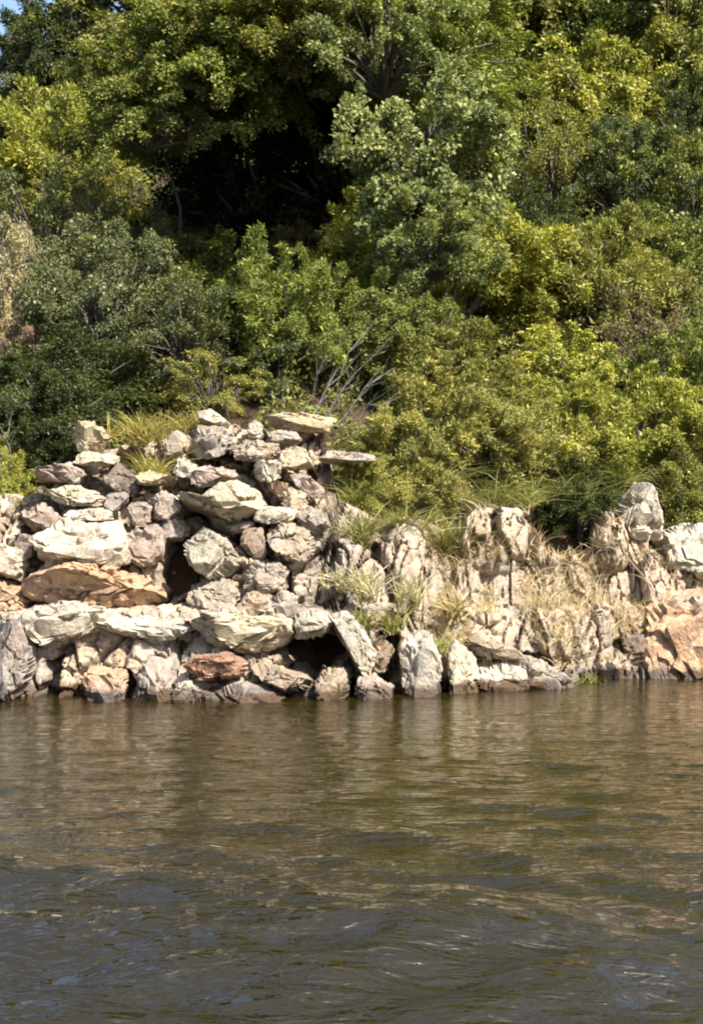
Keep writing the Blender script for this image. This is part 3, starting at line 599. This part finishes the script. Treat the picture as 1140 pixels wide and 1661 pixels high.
tussock(500, 1000, 50, 40, 14.3, (.30, .32, .10), 'small pale green tuft on the mossy boulder', 90, .6)
tussock(715, 1025, 60, 50, 14.7, (.26, .28, .08), 'yellow green tuft right of the rounded pale boulder', 110, .6)
tussock(940, 1090, 70, 40, 15.2, OLIVE, 'olive tuft at the water right of the grey slab', 110, .6)

def dry_grass():
    rng = np.random.default_rng(9); bvs = [BVHTree.FromPolygons([Vector(v) for v in V], [tuple(map(int, f)) for f in Fc]) for V, Fc in ROCK_BED]
    pts = []
    for i in range(10000):
        px, py = rng.uniform(690, 1160), rng.uniform(880, 1090)
        if noise.noise(Vector((px*.02, py*.012, 7))) < -.02: continue
        d = dprof(px, py)+rng.uniform(-.25, .5); X = (px-CX)/F*d; z = float(ground(X, d))
        for b in bvs:
            hit = b.ray_cast(Vector((X, d, 3)), Vector((0, 0, -1)))[0]
            if hit and hit.z < 2.0: z = max(z, hit.z)
        if z > .06 and i % 3 == 0: pts.append((X, d, z-.01))
        o = Vector((X, 10, P(px, py, d).z)); best = None
        for b in bvs:
            hit = b.ray_cast(o, Vector((0, 1, 0)))[0]
            if hit and (best is None or hit.y < best.y): best = hit
        if best and best.z > .1 and rng.random() < .75: pts.append((best.x, best.y+.01, best.z))
    base = np.array(pts); n = len(base)
    u = unit(rng.normal(size=(n, 3))*np.array([.4, .4, .2])+np.array([0, -.25, 1])); L = rng.uniform(.08, .28, n)
    V, Q = blades(base, u, L, rng.uniform(.005, .012, n), rng, .6)
    o = obj('dry_grass', mesh_np('dry_grass', V, Q, BLADE, False, np.repeat(np.clip(rng.normal(.5, .2, n), 0, 1), 3)), color=(.47, .36, .23))
    tag(o, 'thin dry straw grass over the buff bedrock on the right', 'dry grass', None, 'stuff')
dry_grass()

# ------------------------------------------------------------------ dead wood
def dead_branches(pts_list, d, label, name='dead_branch', col=(.21, .18, .16), cat='branch'):
    rng = random.Random(hash_str(label)); root = bpy.data.objects.new(name, None); COL.objects.link(root)
    c0 = P(*pts_list[0][0], d); root.location = c0; root.empty_display_size = .1; tag(root, label, cat, 'dead wood on the bank')
    for (a, b, r) in pts_list:
        p0 = P(*a, d+rng.uniform(-.1, .1))-c0; p1 = P(*b, d-rng.uniform(0, .5))-c0; m = (p0+p1)/2+Vector((rng.uniform(-.04, .04), 0, rng.uniform(-.02, .06)))
        r *= .42; js = [p0.lerp(p1, t/5)+Vector((rng.uniform(-.06, .06), rng.uniform(-.06, .06), rng.uniform(-.05, .05)+.04*math.sin(3*t/5)))*(0 if t == 0 else 1) for t in range(6)]
        tb = [tube(js, [r*(1-.14*t) for t in range(6)], 6)]
        for t in range(10):
            q = js[rng.choice((1, 2, 3, 4))]; e = q+(p1-p0)*rng.uniform(.15, .35)+Vector((rng.uniform(-.12, .12), rng.uniform(-.1, .1), rng.uniform(-.08, .1)))
            tb.append(tube([q, (q+e)/2, e], [r*.45, r*.3, r*.15], 5))
        V, Q = merge(tb); obj('branch', mesh_np('branch', V, Q, BARK, True), root, (0, 0, 0), col)
dead_branches([((500, 690), (590, 555), .020), ((510, 690), (625, 565), .016), ((530, 700), (640, 590), .018), ((490, 670), (560, 545), .013), ((540, 705), (650, 640), .014), ((520, 700), (575, 600), .013), ((550, 715), (640, 690), .014)],
              16.4, 'fan of grey dead branches above the thin grey slab', 'dead_branches')
dead_branches([((1005, 880), (1062, 985), .022), ((1005, 882), (960, 905), .012)], 16.3, 'bare leaning stick on the buff bedrock slope', 'bare_stick', (.22, .17, .13))
dead_branches([((8, 790), (14, 690), .018), ((14, 700), (30, 640), .010)], 15.9, 'thin pale trunk at the left edge above the pile', 'dead_sapling', (.42, .38, .34))
